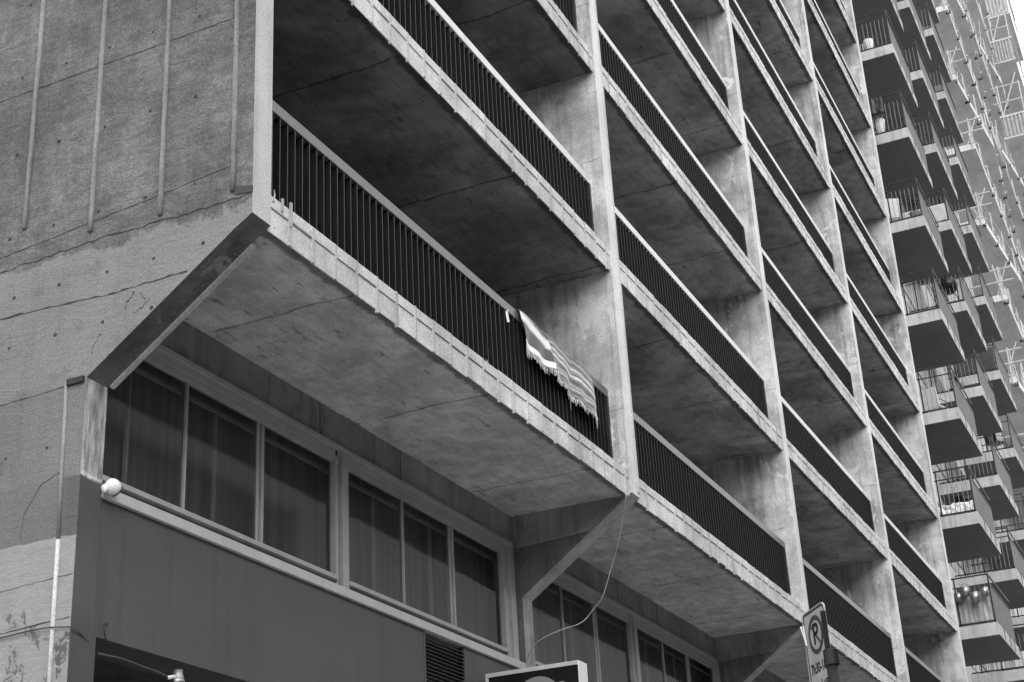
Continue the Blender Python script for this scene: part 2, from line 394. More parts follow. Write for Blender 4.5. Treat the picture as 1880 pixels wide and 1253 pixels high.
# ribs on the end wall
for (y, z0, z1) in ((2.075, 7.42, 14), (1.432, 7.22, 14), (.798, 7.185, 14), (.165, 7.2, 14)):
    pts = [(8.046-.006, y, z0+i*.15) for i in range(int((z1-z0)/.15))]
    pts = [(p[0]+random.uniform(-.0015, .0015), p[1]+random.uniform(-.0015, .0015), p[2]) for p in pts]
    MB().tube(pts, .021, 10).build('rib', concrete('rib_concrete', .24, .3, .4, .4, .3).m if 'rib' not in MAT else MAT['rib'], B, smooth=True)
    MAT['rib'] = bpy.data.materials['rib_concrete']
MAT['rib'] = bpy.data.materials['rib_concrete']
MB().tube([(8.042, 1.56, 6.03), (8.042, 1.548, 5.4), (8.042, 1.535, 4.86)], .014, 8).build('rib', MAT['rib'], B, smooth=True)
MB().tube([(8.042, 1.535, 4.858), (8.040, 1.53, 4.4), (8.042, 1.52, 3)], .016, 8).build('rib', MAT['fascia'], B, smooth=True)
MB().prism([(1.40, 6.0), (1.545, 6.0), (1.545, 6.045), (1.40, 6.045)], 8.022, 8.05, 0).build('ledge', MAT['crack'], B)
MB().prism([(0.0, 7.15), (.15, 7.165), (.15, 7.235), (0.0, 7.20)], 8.040, 8.05, 0).build('ledge', MAT['dim'], B)
m = EW
for i, (pts, wd, am) in enumerate([([(.18, 8.71), (1.2, 8.70), (2.42, 8.685), (4, 8.67)], .014, .004), ([(.17, 7.422), (1.2, 7.32), (2.28, 7.226), (4, 7.2)], .013, .005),
        ([(.01, 7.142), (.5, 7.13), (1.3, 7.14), (2.3, 7.10), (4, 7.05)], .02, .009), ([(.544, 6.665), (1.2, 6.65), (1.9, 6.69), (2.4, 6.70)], .022, .006),
        ([(1.56, 6.0), (2.15, 5.985), (3, 5.97)], .009, .004), ([(1.40, 4.30), (2.0, 4.27), (3, 4.25)], .012, .004),
        ([(1.40, 4.60), (2.0, 4.57), (3, 4.55)], .006, .004), ([(1.57, 5.35), (1.72, 5.30), (1.86, 5.1), (1.88, 4.9)], .010, .006)]):
    crack_x(m, 8.046, pts, wd, am, i+1)
for i, (pts, wd) in enumerate([([(1.0, 6.62), (1.08, 6.5)], .03), ([(.95, 6.6), (.9, 6.52)], .02), ([(1.28, 6.35), (1.33, 6.28), (1.36, 6.2)], .012), ([(.86, 6.52), (.95, 6.45), (1.0, 6.44)], .012)]):
    crack_x(m, 8.046, pts, wd, .02, 30+i, .02)
# tie holes: slightly raised dark discs, the shade of the holes put into the colour
for z in (9.556, 8.84, 8.12, 7.37, 6.848, 6.44, 5.555):
    for n in range(9):
        y = .516+.4275*n+random.uniform(-.01, .01)
        if z == 6.848: y -= .105
        if z < 6.5: y = .842+.43*n
        if z < 6: y = 1.70+.37*n
        if z > 9.4 and n in (1, 3): continue
        r = random.uniform(.011, .017)
        m.lathe([(r*1.15, 0), (r, .003), (r*.6, .0035)], (8.047, y, z+random.uniform(-.008, .008)), 9, Vector((-1, 0, 0)))
o = EW.build('end_wall', [MAT['end'], MAT['fin_front'], MAT['chamfer'], MAT['column'], MAT['dim'], MAT['crack']], B)
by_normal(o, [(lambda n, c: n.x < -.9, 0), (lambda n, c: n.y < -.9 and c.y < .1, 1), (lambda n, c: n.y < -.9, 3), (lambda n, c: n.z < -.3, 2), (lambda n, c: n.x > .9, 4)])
# fins
for i in range(1, 5):
    x0, x1 = FX[i]
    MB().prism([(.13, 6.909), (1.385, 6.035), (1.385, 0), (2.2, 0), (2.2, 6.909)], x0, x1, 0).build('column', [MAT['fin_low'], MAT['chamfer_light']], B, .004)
    prof2 = [(0, 7.0), (.13, 6.91), (2.2, 6.91), (2.2, TOP), (0, TOP)]
    m = MB().prism(prof2, x0, x1, 0).use(3)
    for k in range(NK):
        for dz in (-.02, 1.0 if (i+k) % 2 else 1.5): crack_x(m, x0, [(.0, L(k)+dz+.03), (.8, L(k)+dz)], .006, .006, i*31+k)
    o = m.build('fin', [MAT['fin'], MAT['fin_edge'], MAT['chamfer_light'], MAT['crack']], B)
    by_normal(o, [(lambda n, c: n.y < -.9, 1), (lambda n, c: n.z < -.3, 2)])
    by_normal(bpy.data.objects['column' if i == 1 else 'column.%03d' % (i-1)], [(lambda n, c: n.z < -.3 or n.y < -.9, 1)])
# slim pale conduit capping on the first fin
MB().box(15.66, 15.705, -.014, -.001, 7.05, TOP).build('edge_strip', MAT['fin_front'], B)
# cantilever beam brackets below the lowest slab (side of fins)
for i in range(1, 5):
    x0 = FX[i][0]
    MB().prism([(.52, 6.64), (1.449, 6.60), (1.449, 6.967), (.05, 6.967)], x0-.03, x0-.001, 0).build('bracket_beam', MAT['beam'], B, .008)

def slab(x0, x1, k):
    z = L(k); s = MB()
    s.box(x0, x1, .035, 2.19, z, z+TH)
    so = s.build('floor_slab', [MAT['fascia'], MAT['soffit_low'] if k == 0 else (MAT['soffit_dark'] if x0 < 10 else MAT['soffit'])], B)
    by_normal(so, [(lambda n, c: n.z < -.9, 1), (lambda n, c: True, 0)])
    r = random.Random(int(x0)*17+k)
    e = MB(); n = int((x1-x0)/.323); xs = [x0+.27+.3233*j for j in range(n+1) if x0+.27+.3233*j < x1-.02]
    prev = x0+.002
    for x in xs+[x1-.002]:
        d = r.uniform(-.004, .004); a = r.uniform(-.006, .006)
        e.box(prev+.004, x-.004, YF+.004+d, .034, z-.012+a, z+.18+r.uniform(-.008, .008))
        e.box(prev+.001, x-.001, YF-.006+d, .034, z+.19+r.uniform(-.006, .004), z+TH-.002+r.uniform(-.004, .004))
        prev = x
    e.use(1)
    for x in xs:
        e.box(x-.011, x+.011, YF-.014, .03, z-.018-(.022 if r.random() < .4 else 0), z+TH-.004)
    e.build('edge_course', [MAT['fascia'], MAT['balc_edge']], so)
    return so
def railing(x0, x1, k):
    zt = L(k)+TH; ro = empty('balcony_railing'); ro.parent = B
    y0, y1 = .185, .235; top = zt+1.012
    MB().box(x0+.003, x1-.003, .178, .246, top-.10, top).build('handrail', MAT['rail_top'] if k == 0 else MAT['rail_light'], ro, .004)
    MB().box(x1-.06, x1-.004, .180, .244, zt+.02, top-.101).build('end_post', MAT['rail_paint'], ro)
    MB().box(x0+.003, x1-.062, .195, .225, zt+.045, zt+.075).build('bottom_rail', MAT['rail_paint'], ro)
    m = MB(); n = int((x1-x0-.1)/.106)
    for j in range(n+1):
        x = x0+.07+.106*j+random.uniform(-.002, .002)
        if x > x1-.08: break
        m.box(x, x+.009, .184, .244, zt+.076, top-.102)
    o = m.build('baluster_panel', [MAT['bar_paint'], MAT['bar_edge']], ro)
    by_normal(o, [(lambda n, c: n.y < -.9, 1)])  # street-facing edges take the painted sky light, sides the painted shade
    return ro
def wire_mesh(x0, x1, k, ro):
    zt = L(k)+TH; m = MB(); z = zt+.08
    while z < zt+.88: m.box(x0, x1-.08, .262, .266, z, z+.006); z += .075
    x = x0+.03
    while x < x1-.1: m.box(x, x+.006, .266, .270, zt+.05, zt+.90); x += .0353
    m.build('wire_mesh', MAT['dim'], ro)
for i in range(4):
    x0, x1 = FX[i][1], FX[i+1][0]
    for k in range(NK):
        # only the part of the block the street can see
        slab(x0, x1, k); ro = railing(x0, x1, k)
        if i == 0 and k < 2: wire_mesh(x0, x1, k, ro)
# broken rebar stubs standing at the corner of the lowest slab
m = MB(); m.tube([(8.33, .01, 7.21), (8.345, .012, 7.28), (8.335, .012, 7.31)], .009, 6, r2=.004)
m.box(8.43, 8.452, .0, .014, 7.18, 7.285); m.box(8.535, 8.557, -.006, .010, 7.1, 7.30)
m.build('steel_stub', MAT['alu'], B)
# rear wall of the balconies: dark brick and glazing
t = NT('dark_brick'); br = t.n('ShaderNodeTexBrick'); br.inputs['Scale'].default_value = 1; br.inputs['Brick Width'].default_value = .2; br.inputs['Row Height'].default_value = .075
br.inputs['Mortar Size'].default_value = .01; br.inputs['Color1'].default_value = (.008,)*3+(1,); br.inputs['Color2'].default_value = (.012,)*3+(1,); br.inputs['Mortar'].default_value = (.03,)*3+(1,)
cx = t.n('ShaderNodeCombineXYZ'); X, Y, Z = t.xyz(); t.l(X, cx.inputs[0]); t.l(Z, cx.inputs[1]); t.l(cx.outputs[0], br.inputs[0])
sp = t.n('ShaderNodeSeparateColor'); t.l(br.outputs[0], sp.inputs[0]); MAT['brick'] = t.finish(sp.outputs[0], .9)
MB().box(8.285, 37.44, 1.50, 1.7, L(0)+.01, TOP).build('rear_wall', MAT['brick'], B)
MB().box(8.285, 37.44, .05, 2.19, TOP-.4, TOP-.1).build('roof_slab', MAT['soffit'], B)
# beam over the street windows, painted wall, windows
for i in range(4):
    xa, xb = FX[i][1], FX[i+1][0]
    m = MB().box(xa, xb-.001, 1.45, 1.9, 6.62, 6.965).use(1)
    for f in (.42, .63): m.box(xa+(xb-xa)*f, xa+(xb-xa)*f+.012, 1.447, 1.46, 6.63, 6.96)
    m.build('header_beam', [MAT['beam'], MAT['crack']], B)
    # painted wall with an entrance opening and a louvred vent
    zt = 5.2
    MB().box(xa, xa+.05, 1.402, 1.8, 0, zt).build('street_wall', MAT['paint'], B)
    w_ = MB(); w_.box(xa+.05, xa+4.0, 1.402, 1.8, 4.22, zt); w_.box(xa+4.0, xa+4.82, 1.402, 1.8, 0, zt)
    w_.box(xa+4.82, xa+5.72, 1.402, 1.8, 0, 3.6); w_.box(xa+5.72, xb-.001, 1.402, 1.8, 0, zt)
    w_.build('street_wall', MAT['paint'], B)
    v = MB(); v.box(xa+4.82, xa+4.85, 1.396, 1.5, 3.6, zt); v.box(xa+5.69, xa+5.72, 1.396, 1.5, 3.6, zt); v.box(xa+4.85, xa+5.69, 1.47, 1.5, 3.6, zt)
    vo = v.build('vent', MAT['paint'], B)
    s_ = MB()
    for q in range(42):
        z = 3.62+q*.037
        s_.prism([(1.398, z), (1.402, z+.005), (1.44, z+.026), (1.436, z+.021)], xa+4.851, xa+5.689, 0)
    s_.build('louvres', MAT['paint'], vo)
    MB().box(xa+4.0, xa+4.001, 1.8, 5, 0, 4.2).build('entrance_side', MAT['dark'], B)
    MB().box(xa+.05, xa+4.0, 3.5, 3.6, 0, 4.6).build('entrance_back', MAT['dark'], B)
    MB().box(xa+.05, xa+4.0, 1.81, 3.5, 4.30, 4.4).build('entrance_ceiling', MAT['dim'], B)
    # window band
    s = xa-8.28
    F = MB()
    def fr(a, b, y0, y1, z0, z1): F.box(a+s, b+s, y0, y1, z0, z1)
    wn = empty('window'); wn.parent = B
    XE = min(15.33+s, xb-.12)-s
    # head profile in three steps
    F.box(xa+.001, XE+s, 1.40, 1.50, 6.575, 6.619); F.box(xa+.001, XE+s, 1.425, 1.50, 6.51, 6.574); F.box(xa+.001, XE+s, 1.437, 1.50, 6.462, 6.507)
    F.build('frame_head', MAT['alu'], wn, .002)
    F = MB()
    F.box(xa+.001, XE+s+.08, 1.368, 1.47, 5.204, 5.284)
    F.build('sill', MAT['alu_light'], wn, .003)
    MB().box(xa+.001, XE+s-.05, 1.45, 1.47, 5.285, 5.335).build('sill_gap', MAT['crack'], wn)
    F = MB()
    F.box(xa+.001, 11.52+s, 1.39, 1.49, 5.336, 5.376); F.box(11.73+s, 15.06+s, 1.39, 1.49, 5.336, 5.376)
    F.build('frame_bottom', MAT['alu'], wn, .002)
    for grp in (((11.53, 11.565, 1.425), (11.58, 11.60, 1.435), (11.625, 11.725, 1.405)), ((15.06, 15.115, 1.42), (15.13, 15.215, 1.43), (15.22, XE, 1.405))):
        F = MB(); fr(grp[0][0], grp[2][1], 1.47, 1.498, 5.292, 6.574)
        for (a, b, y0) in grp:
            fr(a, b, y0, 1.469, 5.292, 6.574)
        F.build('post', MAT['alu'], wn, .002)
    MB().box(11.535+s, 15.2+s, 1.46, 1.485, 5.37, 5.371).build('track', MAT['crack'], wn)
    for x in (9.33, 10.40, 12.85, 13.92):
        F = MB(); wd = .016 if x in (9.33, 12.85) else .028
        F.box(x+s-wd/2, x+s+wd/2, 1.452, 1.50, 5.376, 6.461)
        if x in (10.40, 13.92): F.box(x+s-.07, x+s-.03, 1.468, 1.50, 5.376, 6.461).box(x+s-.03, x+s-wd/2, 1.49, 1.50, 5.376, 6.461)
        F.build('mullion', MAT['alu'], wn, .002)
    cuts = [xa+.001, 9.33+s, 10.40+s, 11.53+s, 11.72+s, 12.85+s, 13.92+s, 15.065+s]
    for q in (0, 1, 2, 4, 5, 6):
        MB().box(cuts[q]+.012, cuts[q+1]-.012, 1.475, 1.481, 5.366, 6.46).build('pane', MAT['glass'], wn)
    for x in (8.78, 9.90, 12.50, 13.66):
        MB().box(x+s-.013, x+s+.013, 1.58, 1.61, 5.2, 6.399).build('inner_sash', MAT['sash'], wn)
    MB().box(xa+.01, 15.3+s, 1.58, 1.61, 6.42, 6.45).build('inner_sash', MAT['sash'], wn)
    MB().box(xa+.01, 15.4+s, 1.70, 1.72, 5.1, 6.9).build('blind', MAT['blind'], wn)
# inner face of the lower columns
MB().box(37.72, 38.0, 1.3, 20, 0, 60).build('party_wall', MAT['new'], B)

# ------------------------------------------------------------------ poncho on the rail
def poncho():
    t = NT('woven_striped_wool'); at = t.n('ShaderNodeUVMap'); sx = t.n('ShaderNodeSeparateXYZ'); t.l(at.outputs[0], sx.inputs[0])
    u, v = sx.outputs[0], sx.outputs[1]
    wv = t.math('ADD', v, t.math('MULTIPLY', t.math('SUBTRACT', t.noise(6, 4, .6), .5), .13))
    cr = t.n('ShaderNodeValToRGB'); t.l(wv, cr.inputs[0]); el = cr.color_ramp.elements
    stops = [(0, .3), (.05, .05), (.12, .22), (.16, .7), (.19, .06), (.29, .22), (.34, .85), (.36, .10), (.40, .5), (.43, .10), (.47, .5), (.50, .85), (.53, .25), (.63, .03), (.71, .25), (.74, .8), (.77, .08), (.81, .5), (.9, .04), (1, .4)]
    el[0].position = 0; el[0].color = (.35,)*3+(1,); el[1].position = 1; el[1].color = (.4,)*3+(1,)
    for p, c in stops[1:-1]:
        e = el.new(p); e.color = (c,)*3+(1,)
    q = t.n('ShaderNodeSeparateColor'); t.l(cr.outputs[0], q.inputs[0]); col = q.outputs[0]
    dash = t.math('FRACT', t.math('MULTIPLY', u, 60)); dk = t.math('GREATER_THAN', dash, .5)
    def band(c, wdt): return t.ramp(t.math('ABSOLUTE', t.math('SUBTRACT', wv, c)), wdt*.8, wdt, 1, 0)
    bm = t.math('MAXIMUM', band(.16, .025), t.math('MAXIMUM', band(.42, .035), band(.75, .025)))
    col = t.mix(t.math('MULTIPLY', t.math('MULTIPLY', bm, dk), .8), col, .06)
    # left third: pale lining with a dark smear and a white hem
    edge = t.math('ADD', u, t.math('MULTIPLY', v, .02))
    left = t.ramp(edge, .355, .362, 1, 0)
    vv = t.math('ADD', v, t.math('MULTIPLY', t.math('SUBTRACT', t.noise(9, 7, .7, (1, 1, 2)), .5), .22))
    lc = t.ramp(t.math('ABSOLUTE', t.math('SUBTRACT', vv, t.math('ADD', .16, t.math('MULTIPLY', u, .5)))), .06, .2, .85, .07)
    lc = t.mix(t.ramp(v, .80, .83, 0, 1), lc, .9)
    col = t.mix(left, col, lc)
    t.finish(col, .95, t.noise(150, 2, .5), .4, .003)
    t.p.inputs['Sheen Weight'].default_value = .3
    X0, X1 = 13.01, 14.92; nx, nz = 96, 30
    root = empty('blanket', 'striped fringed woven blanket hung over the lowest balcony railing', 'blanket')
    root.location = (X0, .17, 8.0)
    me = bpy.data.meshes.new('cloth'); vs = []; fs = []; uvs = []
    def drop(u): return .41+.075*math.sin(u*9)*.25+(.0 if u < .36 else .035+.10*(u-.36))+(.05*u)
    def P(u, v):
        x = X0+(X1-X0)*u
        top = 8.272+.012*math.sin(u*17)-(.03 if u > .9 else 0)*(u-.9)*10
        if v < .12:      # over the bar
            a = (v/.12); y = .255-.083*a-.004; z = top+.006*math.sin(a*3.14)
        else:
            a = (v-.12)/.88; d = drop(u)
            y = .168-.012*a-.018*(1+math.sin(u*33+a*3))*a-.024*(1+math.sin(u*13+2+a))*a; z = top-d*a
            x += .03*a*math.sin(u*3.14)
        if u < .36: y -= .012
        return (x-X0, y-.17, z-8.0)
    for j in range(nz+1):
        for i in range(nx+1): vs.append(P(i/nx, j/nz)); uvs.append((i/nx, (j/nz-.12)/.88))
    for j in range(nz):
        for i in range(nx):
            a = j*(nx+1)+i; fs.append((a, a+1, a+nx+2, a+nx+1))
    me.from_pydata(vs, [], fs); uv = me.uv_layers.new(name='UVMap')
    for l in me.loops: uv.data[l.index].uv = uvs[l.vertex_index]
    for p in me.polygons: p.use_smooth = True
    me.materials.append(t.m); o = bpy.data.objects.new('cloth', me); C.objects.link(o); o.parent = root
    so = o.modifiers.new('thick', 'SOLIDIFY'); so.thickness = .006
    f = MB(); r = random.Random(3)
    for i in range(230):
        u = (i+.5)/230+r.uniform(-.003, .003); x, y, z = P(min(u, .999), 1); ln = r.uniform(.03, .085)
        if i == 141: ln = .19
        dx = r.uniform(-.018, .018); sw = r.uniform(-.01, .006)
        f.tube([(x, y, z+.004), (x+dx*.4, y+sw, z-ln*.5), (x+dx, y+sw*1.3, z-ln)], r.uniform(.002, .0035), 4)
    f.build('fringe', MAT['fringe'], root)
poncho()
# scraps caught on the railing
m = MB()
m.v = [(12.70, .17, 8.13), (12.76, .172, 8.15), (12.765, .16, 8.04), (12.72, .165, 8.02), (12.78, .17, 8.19)]; m.f = [(0, 1, 2, 3), (0, 4, 1)]
o = m.build('paper_scrap', MAT['white']); o.modifiers.new('t', 'SOLIDIFY').thickness = .002; tag(o, 'torn pale paper scrap caught between balusters left of the blanket', 'scrap')
m = MB(); m.v = [(12.03, .10, 7.27), (12.10, .10, 7.28), (12.11, .11, 7.36), (12.07, .11, 7.37), (12.16, .1, 7.31), (12.2, .1, 7.32), (12.2, .11, 7.33)]; m.f = [(0, 1, 2, 3), (4, 5, 6)]
o = m.build('paper_scrap', MAT['grey']); o.modifiers.new('t', 'SOLIDIFY').thickness = .002; tag(o, 'crumpled paper scrap lying on the edge of the lowest slab', 'scrap')

# ------------------------------------------------------------------ security light / camera head at the corner
root = empty('security_camera', 'small white domed security camera at the left end of the window sill', 'camera')
root.location = (8.275, 1.36, 5.275); root.scale = (.76, .76, .76)
def lo(p): return (p[0]-8.29, p[1]-1.36, p[2]-5.29)
MB().lathe([(.0, -.012), (.040, -.010), (.042, .0), (.03, .015), (.02, .02)], lo((8.272, 1.34, 5.26)), 20, Vector((1, -.15, .25)).normalized()).build('mount', MAT['white'], root, smooth=True)
MB().lathe([(.012, -.07), (.045, -.062), (.068, -.035), (.077, 0), (.074, .03), (.062, .058), (.052, .064)], lo((8.335, 1.30, 5.29)), 24, Vector((.8, -.15, -.42)).normalized()).build('dome', MAT['white'], root, smooth=True)
MB().lathe([(.058, 0), (.066, .004), (.066, .014), (.048, .02), (.02, .024)], lo((8.382, 1.291, 5.264)), 24, Vector((.8, -.15, -.42)).normalized()).build('lens_ring', MAT['steel'], root, smooth=True)

# entrance lamp, cables
root = empty('entrance_lamp', 'small silver jar shaped lamp under the dark entrance lintel', 'lamp'); root.location = (9.2, 1.38, 4.1)
MB().lathe([(.035, .045), (.037, .01), (.042, .005), (.044, -.025), (.052, -.03), (.05, -.06)], (.03, 0, .0), 18).build('lamp_shade', MAT['pot'], root, smooth=True)
MB().tube([(-.09, .0, -.03), (-.03, 0, -.015), (.03, 0, .0)], .014, 8).build('arm', MAT['white_metal'], root, smooth=True)
tag(MB().tube([(8.36, 1.40, 4.11), (8.6, 1.40, 4.12), (8.85, 1.39, 4.10), (9.02, 1.385, 4.09), (9.11, 1.38, 4.07)], .009, 6).build('conduit', MAT['dim'], None, smooth=True),
    'thin dark conduit running under the entrance lintel to the lamp', 'conduit')
tag(MB().tube([(8.035, 3.2, 4.20), (8.03, 1.98, 4.237), (8.025, 1.7, 4.25), (8.02, 1.536, 4.245), (8.03, 1.37, 4.225), (8.10, 1.372, 4.215), (8.2, 1.385, 4.18), (8.26, 1.39, 4.16)], .005, 6).build('cable', MAT['dim'], None, smooth=True),
    'thin grey cable wrapped round the corner of the painted end wall', 'cable')
tag(MB().tube([(8.44, 1.395, 4.335), (8.40, 1.39, 4.32), (8.395, 1.388, 4.27), (8.42, 1.39, 4.22), (8.455, 1.395, 4.20), (8.49, 1.395, 4.205)], .005, 6).build('hook', MAT['steel'], None, smooth=True),
    'small bent wire hook shaped like a C on the dark painted wall', 'hook')
cp = [(15.33, -.02, 9.9), (15.33, -.03, 9.0), (15.325, -.03, 8.2), (15.32, -.03, 7.4), (15.315, -.03, 7.0), (15.143, -.05, 6.849), (15.3, .074, 6.648), (15.42, .197, 6.42), (15.50, .321, 6.21), (15.50, .444, 5.91), (15.508, .568, 5.785), (15.44, .692, 5.64), (15.139, .816, 5.515), (14.99, .939, 5.43), (14.97, 1.063, 5.36), (15.08, 1.186, 5.28), (15.30, 1.31, 5.29)]
def smooth_path(P, n=5):
    P = [Vector(p) for p in P]; R = []
    for i in range(len(P)-1):
        a, b, c, d = P[max(i-1, 0)], P[i], P[i+1], P[min(i+2, len(P)-1)]
        for q in range(n):
            t = q/n; R.append(.5*((2*b)+(-a+c)*t+(2*a-5*b+4*c-d)*t*t+(-a+3*b-3*c+d)*t**3))
    R.append(P[-1]); return R
tag(MB().tube(smooth_path(cp), .005, 6).build('cable', MAT['cable'], None, smooth=True), 'pale loose cable running down the first fin and sagging to the shop column', 'cable')

# ------------------------------------------------------------------ projecting box sign
root = empty('projecting_sign', 'black faced box sign with pale frame projecting from the wall under the windows', 'sign')
root.location = (14.3, .3, 4.3)
S0, S1, SX0, SX1, SZ1, SZ0 = -.0-.0, 1.03, 0, .2, .665, -.45      # y local 0..1.03
F = MB(); b = .035
F.box(0, .22, 0, 1.03, .665-.02, .672); F.box(0, .22, 0, 1.03, -.47, -.45); F.box(0, .22, 1.0, 1.03, -.45, .645)
F.box(0, .22, 0, .012, -.45, .645)
F.build('frame', MAT['white_metal'], root, .003)
F = MB(); F.box(-.006, 0.0, .012, 1.03, .63, .668); F.box(-.006, 0, 1.0, 1.03, -.45, .63); F.build('face_trim', MAT['alu_light'], root)
MB().box(.004, .03, .014, .999, -.44, .63).build('sign_face', MAT['black'], root)
def ring(cy, cz, r0, r1, a0, a1, x0, x1, n=40, m=None):
    m = m or MB(); k = len(m.v)
    for i in range(n+1):
        a = math.radians(a0+(a1-a0)*i/n)
        for r in (r0, r1):
            for x in (x0, x1): m.v.append((x, cy+r*math.cos(a), cz+r*math.sin(a)))
    for i in range(n):
        p = k+i*4; q = p+4
        m.f += [(p, q, q+2, p+2), (p+1, p+3, q+3, q+1), (p, p+1, q+1, q), (p+2, q+2, q+3, p+3)]
    return m
lg = ring(.46, .30, .21, .27, 0, 360, .001, .0035)
ring(.46, .30, .0, .165, 0, 360, .001, .0035, m=lg); ring(.20, .43, .0, .06, 0, 360, .0005, .0039, m=lg)
lg.build('emblem', MAT['grey'], root)
MB().box(.08, .12, 1.03, 1.10, .2, .3).build('wall_arm', MAT['steel'], root)

# ------------------------------------------------------------------ no parking sign on its post
root = empty('parking_sign', 'white no parking sign with slashed P on a dark street post', 'sign')
D = Vector((math.cos(math.radians(216)), math.sin(math.radians(216)), 0)); N = Vector((-.588, .809, 0)).normalized()
P0 = Vector((7.93, -3.56, 3.52))
root.matrix_world = Matrix(((D.x, 0, N.x, P0.x), (D.y, 0, N.y, P0.y), (0, 1, 0, P0.z), (0, 0, 0, 1)))  # local x = across, y = up, z = out of the face
if root.matrix_world.determinant() < 0: pass
def rrect(x0, x1, y0, y1, r, n=6):
    P = []
    for cx_, cy_, a in ((x1-r, y1-r, 0), (x0+r, y1-r, 90), (x0+r, y0+r, 180), (x1-r, y0+r, 270)):
        for i in range(n+1):
            t = math.radians(a+90*i/n); P.append((cx_+r*math.cos(t), cy_+r*math.sin(t)))
    return P
MB().prism(rrect(0, .30, -.56, 0, .035), -.004, 0, 2).build('sign_panel', flat('sign_white', .34, .45), root)
# thin raised black border and pale rim
o1 = rrect(.006, .294, -.554, -.006, .03); o2 = rrect(.014, .286, -.546, -.014, .024)
def loop_strip(a, b, z0, z1):
    m = MB(); n = len(a)
    m.v = [(p[0], p[1], z1) for p in a]+[(p[0], p[1], z1) for p in b]+[(p[0], p[1], z0) for p in a]+[(p[0], p[1], z0) for p in b]
    for i in range(n):
        j = (i+1) % n; m.f += [(i, j, n+j, n+i), (i, 2*n+i, 2*n+j, j), (n+i, n+j, 3*n+j, 3*n+i)]
    return m
loop_strip(o1, o2, 0, .0012).build('border', MAT['black'], root)
loop_strip(rrect(-.003, .303, -.563, .003, .038), rrect(.001, .299, -.559, -.001, .034), -.006, .003).build('rim', MAT['alu'], root)
def ring2(cx_, cy_, r0, r1, z0, z1, n=48):
    m = MB()
    for i in range(n):
        a = 2*math.pi*i/n
        for r in (r0, r1):
            for z in (z0, z1): m.v.append((cx_+r*math.cos(a), cy_+r*math.sin(a), z))
    for i in range(n):
        p = i*4; q = ((i+1) % n)*4
        m.f += [(p+1, q+1, q+3, p+3), (p, p+1, p+3, p+2)[:0] or (p, q, q+1, p+1), (p+2, p+3, q+3, q+2)]
    return m
ring2(.15, -.135, .074, .099, 0, .0014).build('prohibition_ring', flat('ring_grey', .05, .5), root)
c, s_ = math.cos(math.radians(-45)), math.sin(math.radians(-45)); hw = .007; hl = .082
bar = [(.15+hl*c*a-hw*s_*b_, -.135+hl*s_*a+hw*c*b_) for a, b_ in ((-1, -1), (1, -1), (1, 1), (-1, 1))]
MB().prism(bar, 0, .0018, 2).build('slash', bpy.data.materials['ring_grey'], root)
def text(s, size, x, y, mat, parent, name='lettering', bold=0.0, sx=1.0, align='CENTER'):
    cu = bpy.data.curves.new(name, 'FONT'); cu.body = s; cu.size = size; cu.extrude = .0006; cu.align_x = align; cu.align_y = 'CENTER'; cu.offset = bold
    tmp = bpy.data.objects.new('tmp', cu); C.objects.link(tmp)
    dg = bpy.context.evaluated_depsgraph_get(); me = bpy.data.meshes.new_from_object(tmp.evaluated_get(dg)); bpy.data.objects.remove(tmp)
    o = bpy.data.objects.new(name, me); C.objects.link(o); me.materials.clear(); me.materials.append(mat); o.parent = parent
    o.location = (x, y, .0012); o.scale = (sx, 1, 1); return o
text('P', .15, .15, -.135, MAT['black'], root, bold=.0025)
text('7h30-18h', .075, .15, -.300, MAT['black'], root, bold=.0008, sx=.82)
text('LUN À VEN', .062, .15, -.395, MAT['black'], root, bold=.0008, sx=.80)
MB().prism([(.04, -.48), (.09, -.445), (.09, -.468), (.26, -.468), (.26, -.492), (.09, -.492), (.09, -.515)], 0, .0012, 2).build('arrow', MAT['black'], root)
# post, back channel, clamp in world space
PP = P0+D*.425+N*.05
def wpart(mb, name, mat, **k):
    o = mb.build(name, mat, None, **k); o.parent = root; o.matrix_parent_inverse = root.matrix_world.inverted(); return o
wpart(MB().tube([(PP.x, PP.y, 0), (PP.x, PP.y, P0.z-.29)], .030, 16), 'post', MAT['post'], smooth=True)
wpart(MB().lathe([(.033, 0), (.037, .004), (.037, .075), (.033, .08), (.02, .082)], (PP.x, PP.y, P0.z-.355), 20), 'clamp', MAT['post'])
q = P0+D*.315+N*.016
wpart(MB().tube([(q.x, q.y, P0.z-.3), (q.x, q.y, P0.z-.055)], .014, 4), 'channel', MAT['post'])
q = P0+D*-.012+N*.01
wpart(MB().tube([(q.x, q.y, P0.z-.055), (q.x-.045, q.y-.03, P0.z-.165), (q.x-.03, q.y-.02, P0.z-.06)], .004, 6), 'bracket', MAT['white'])

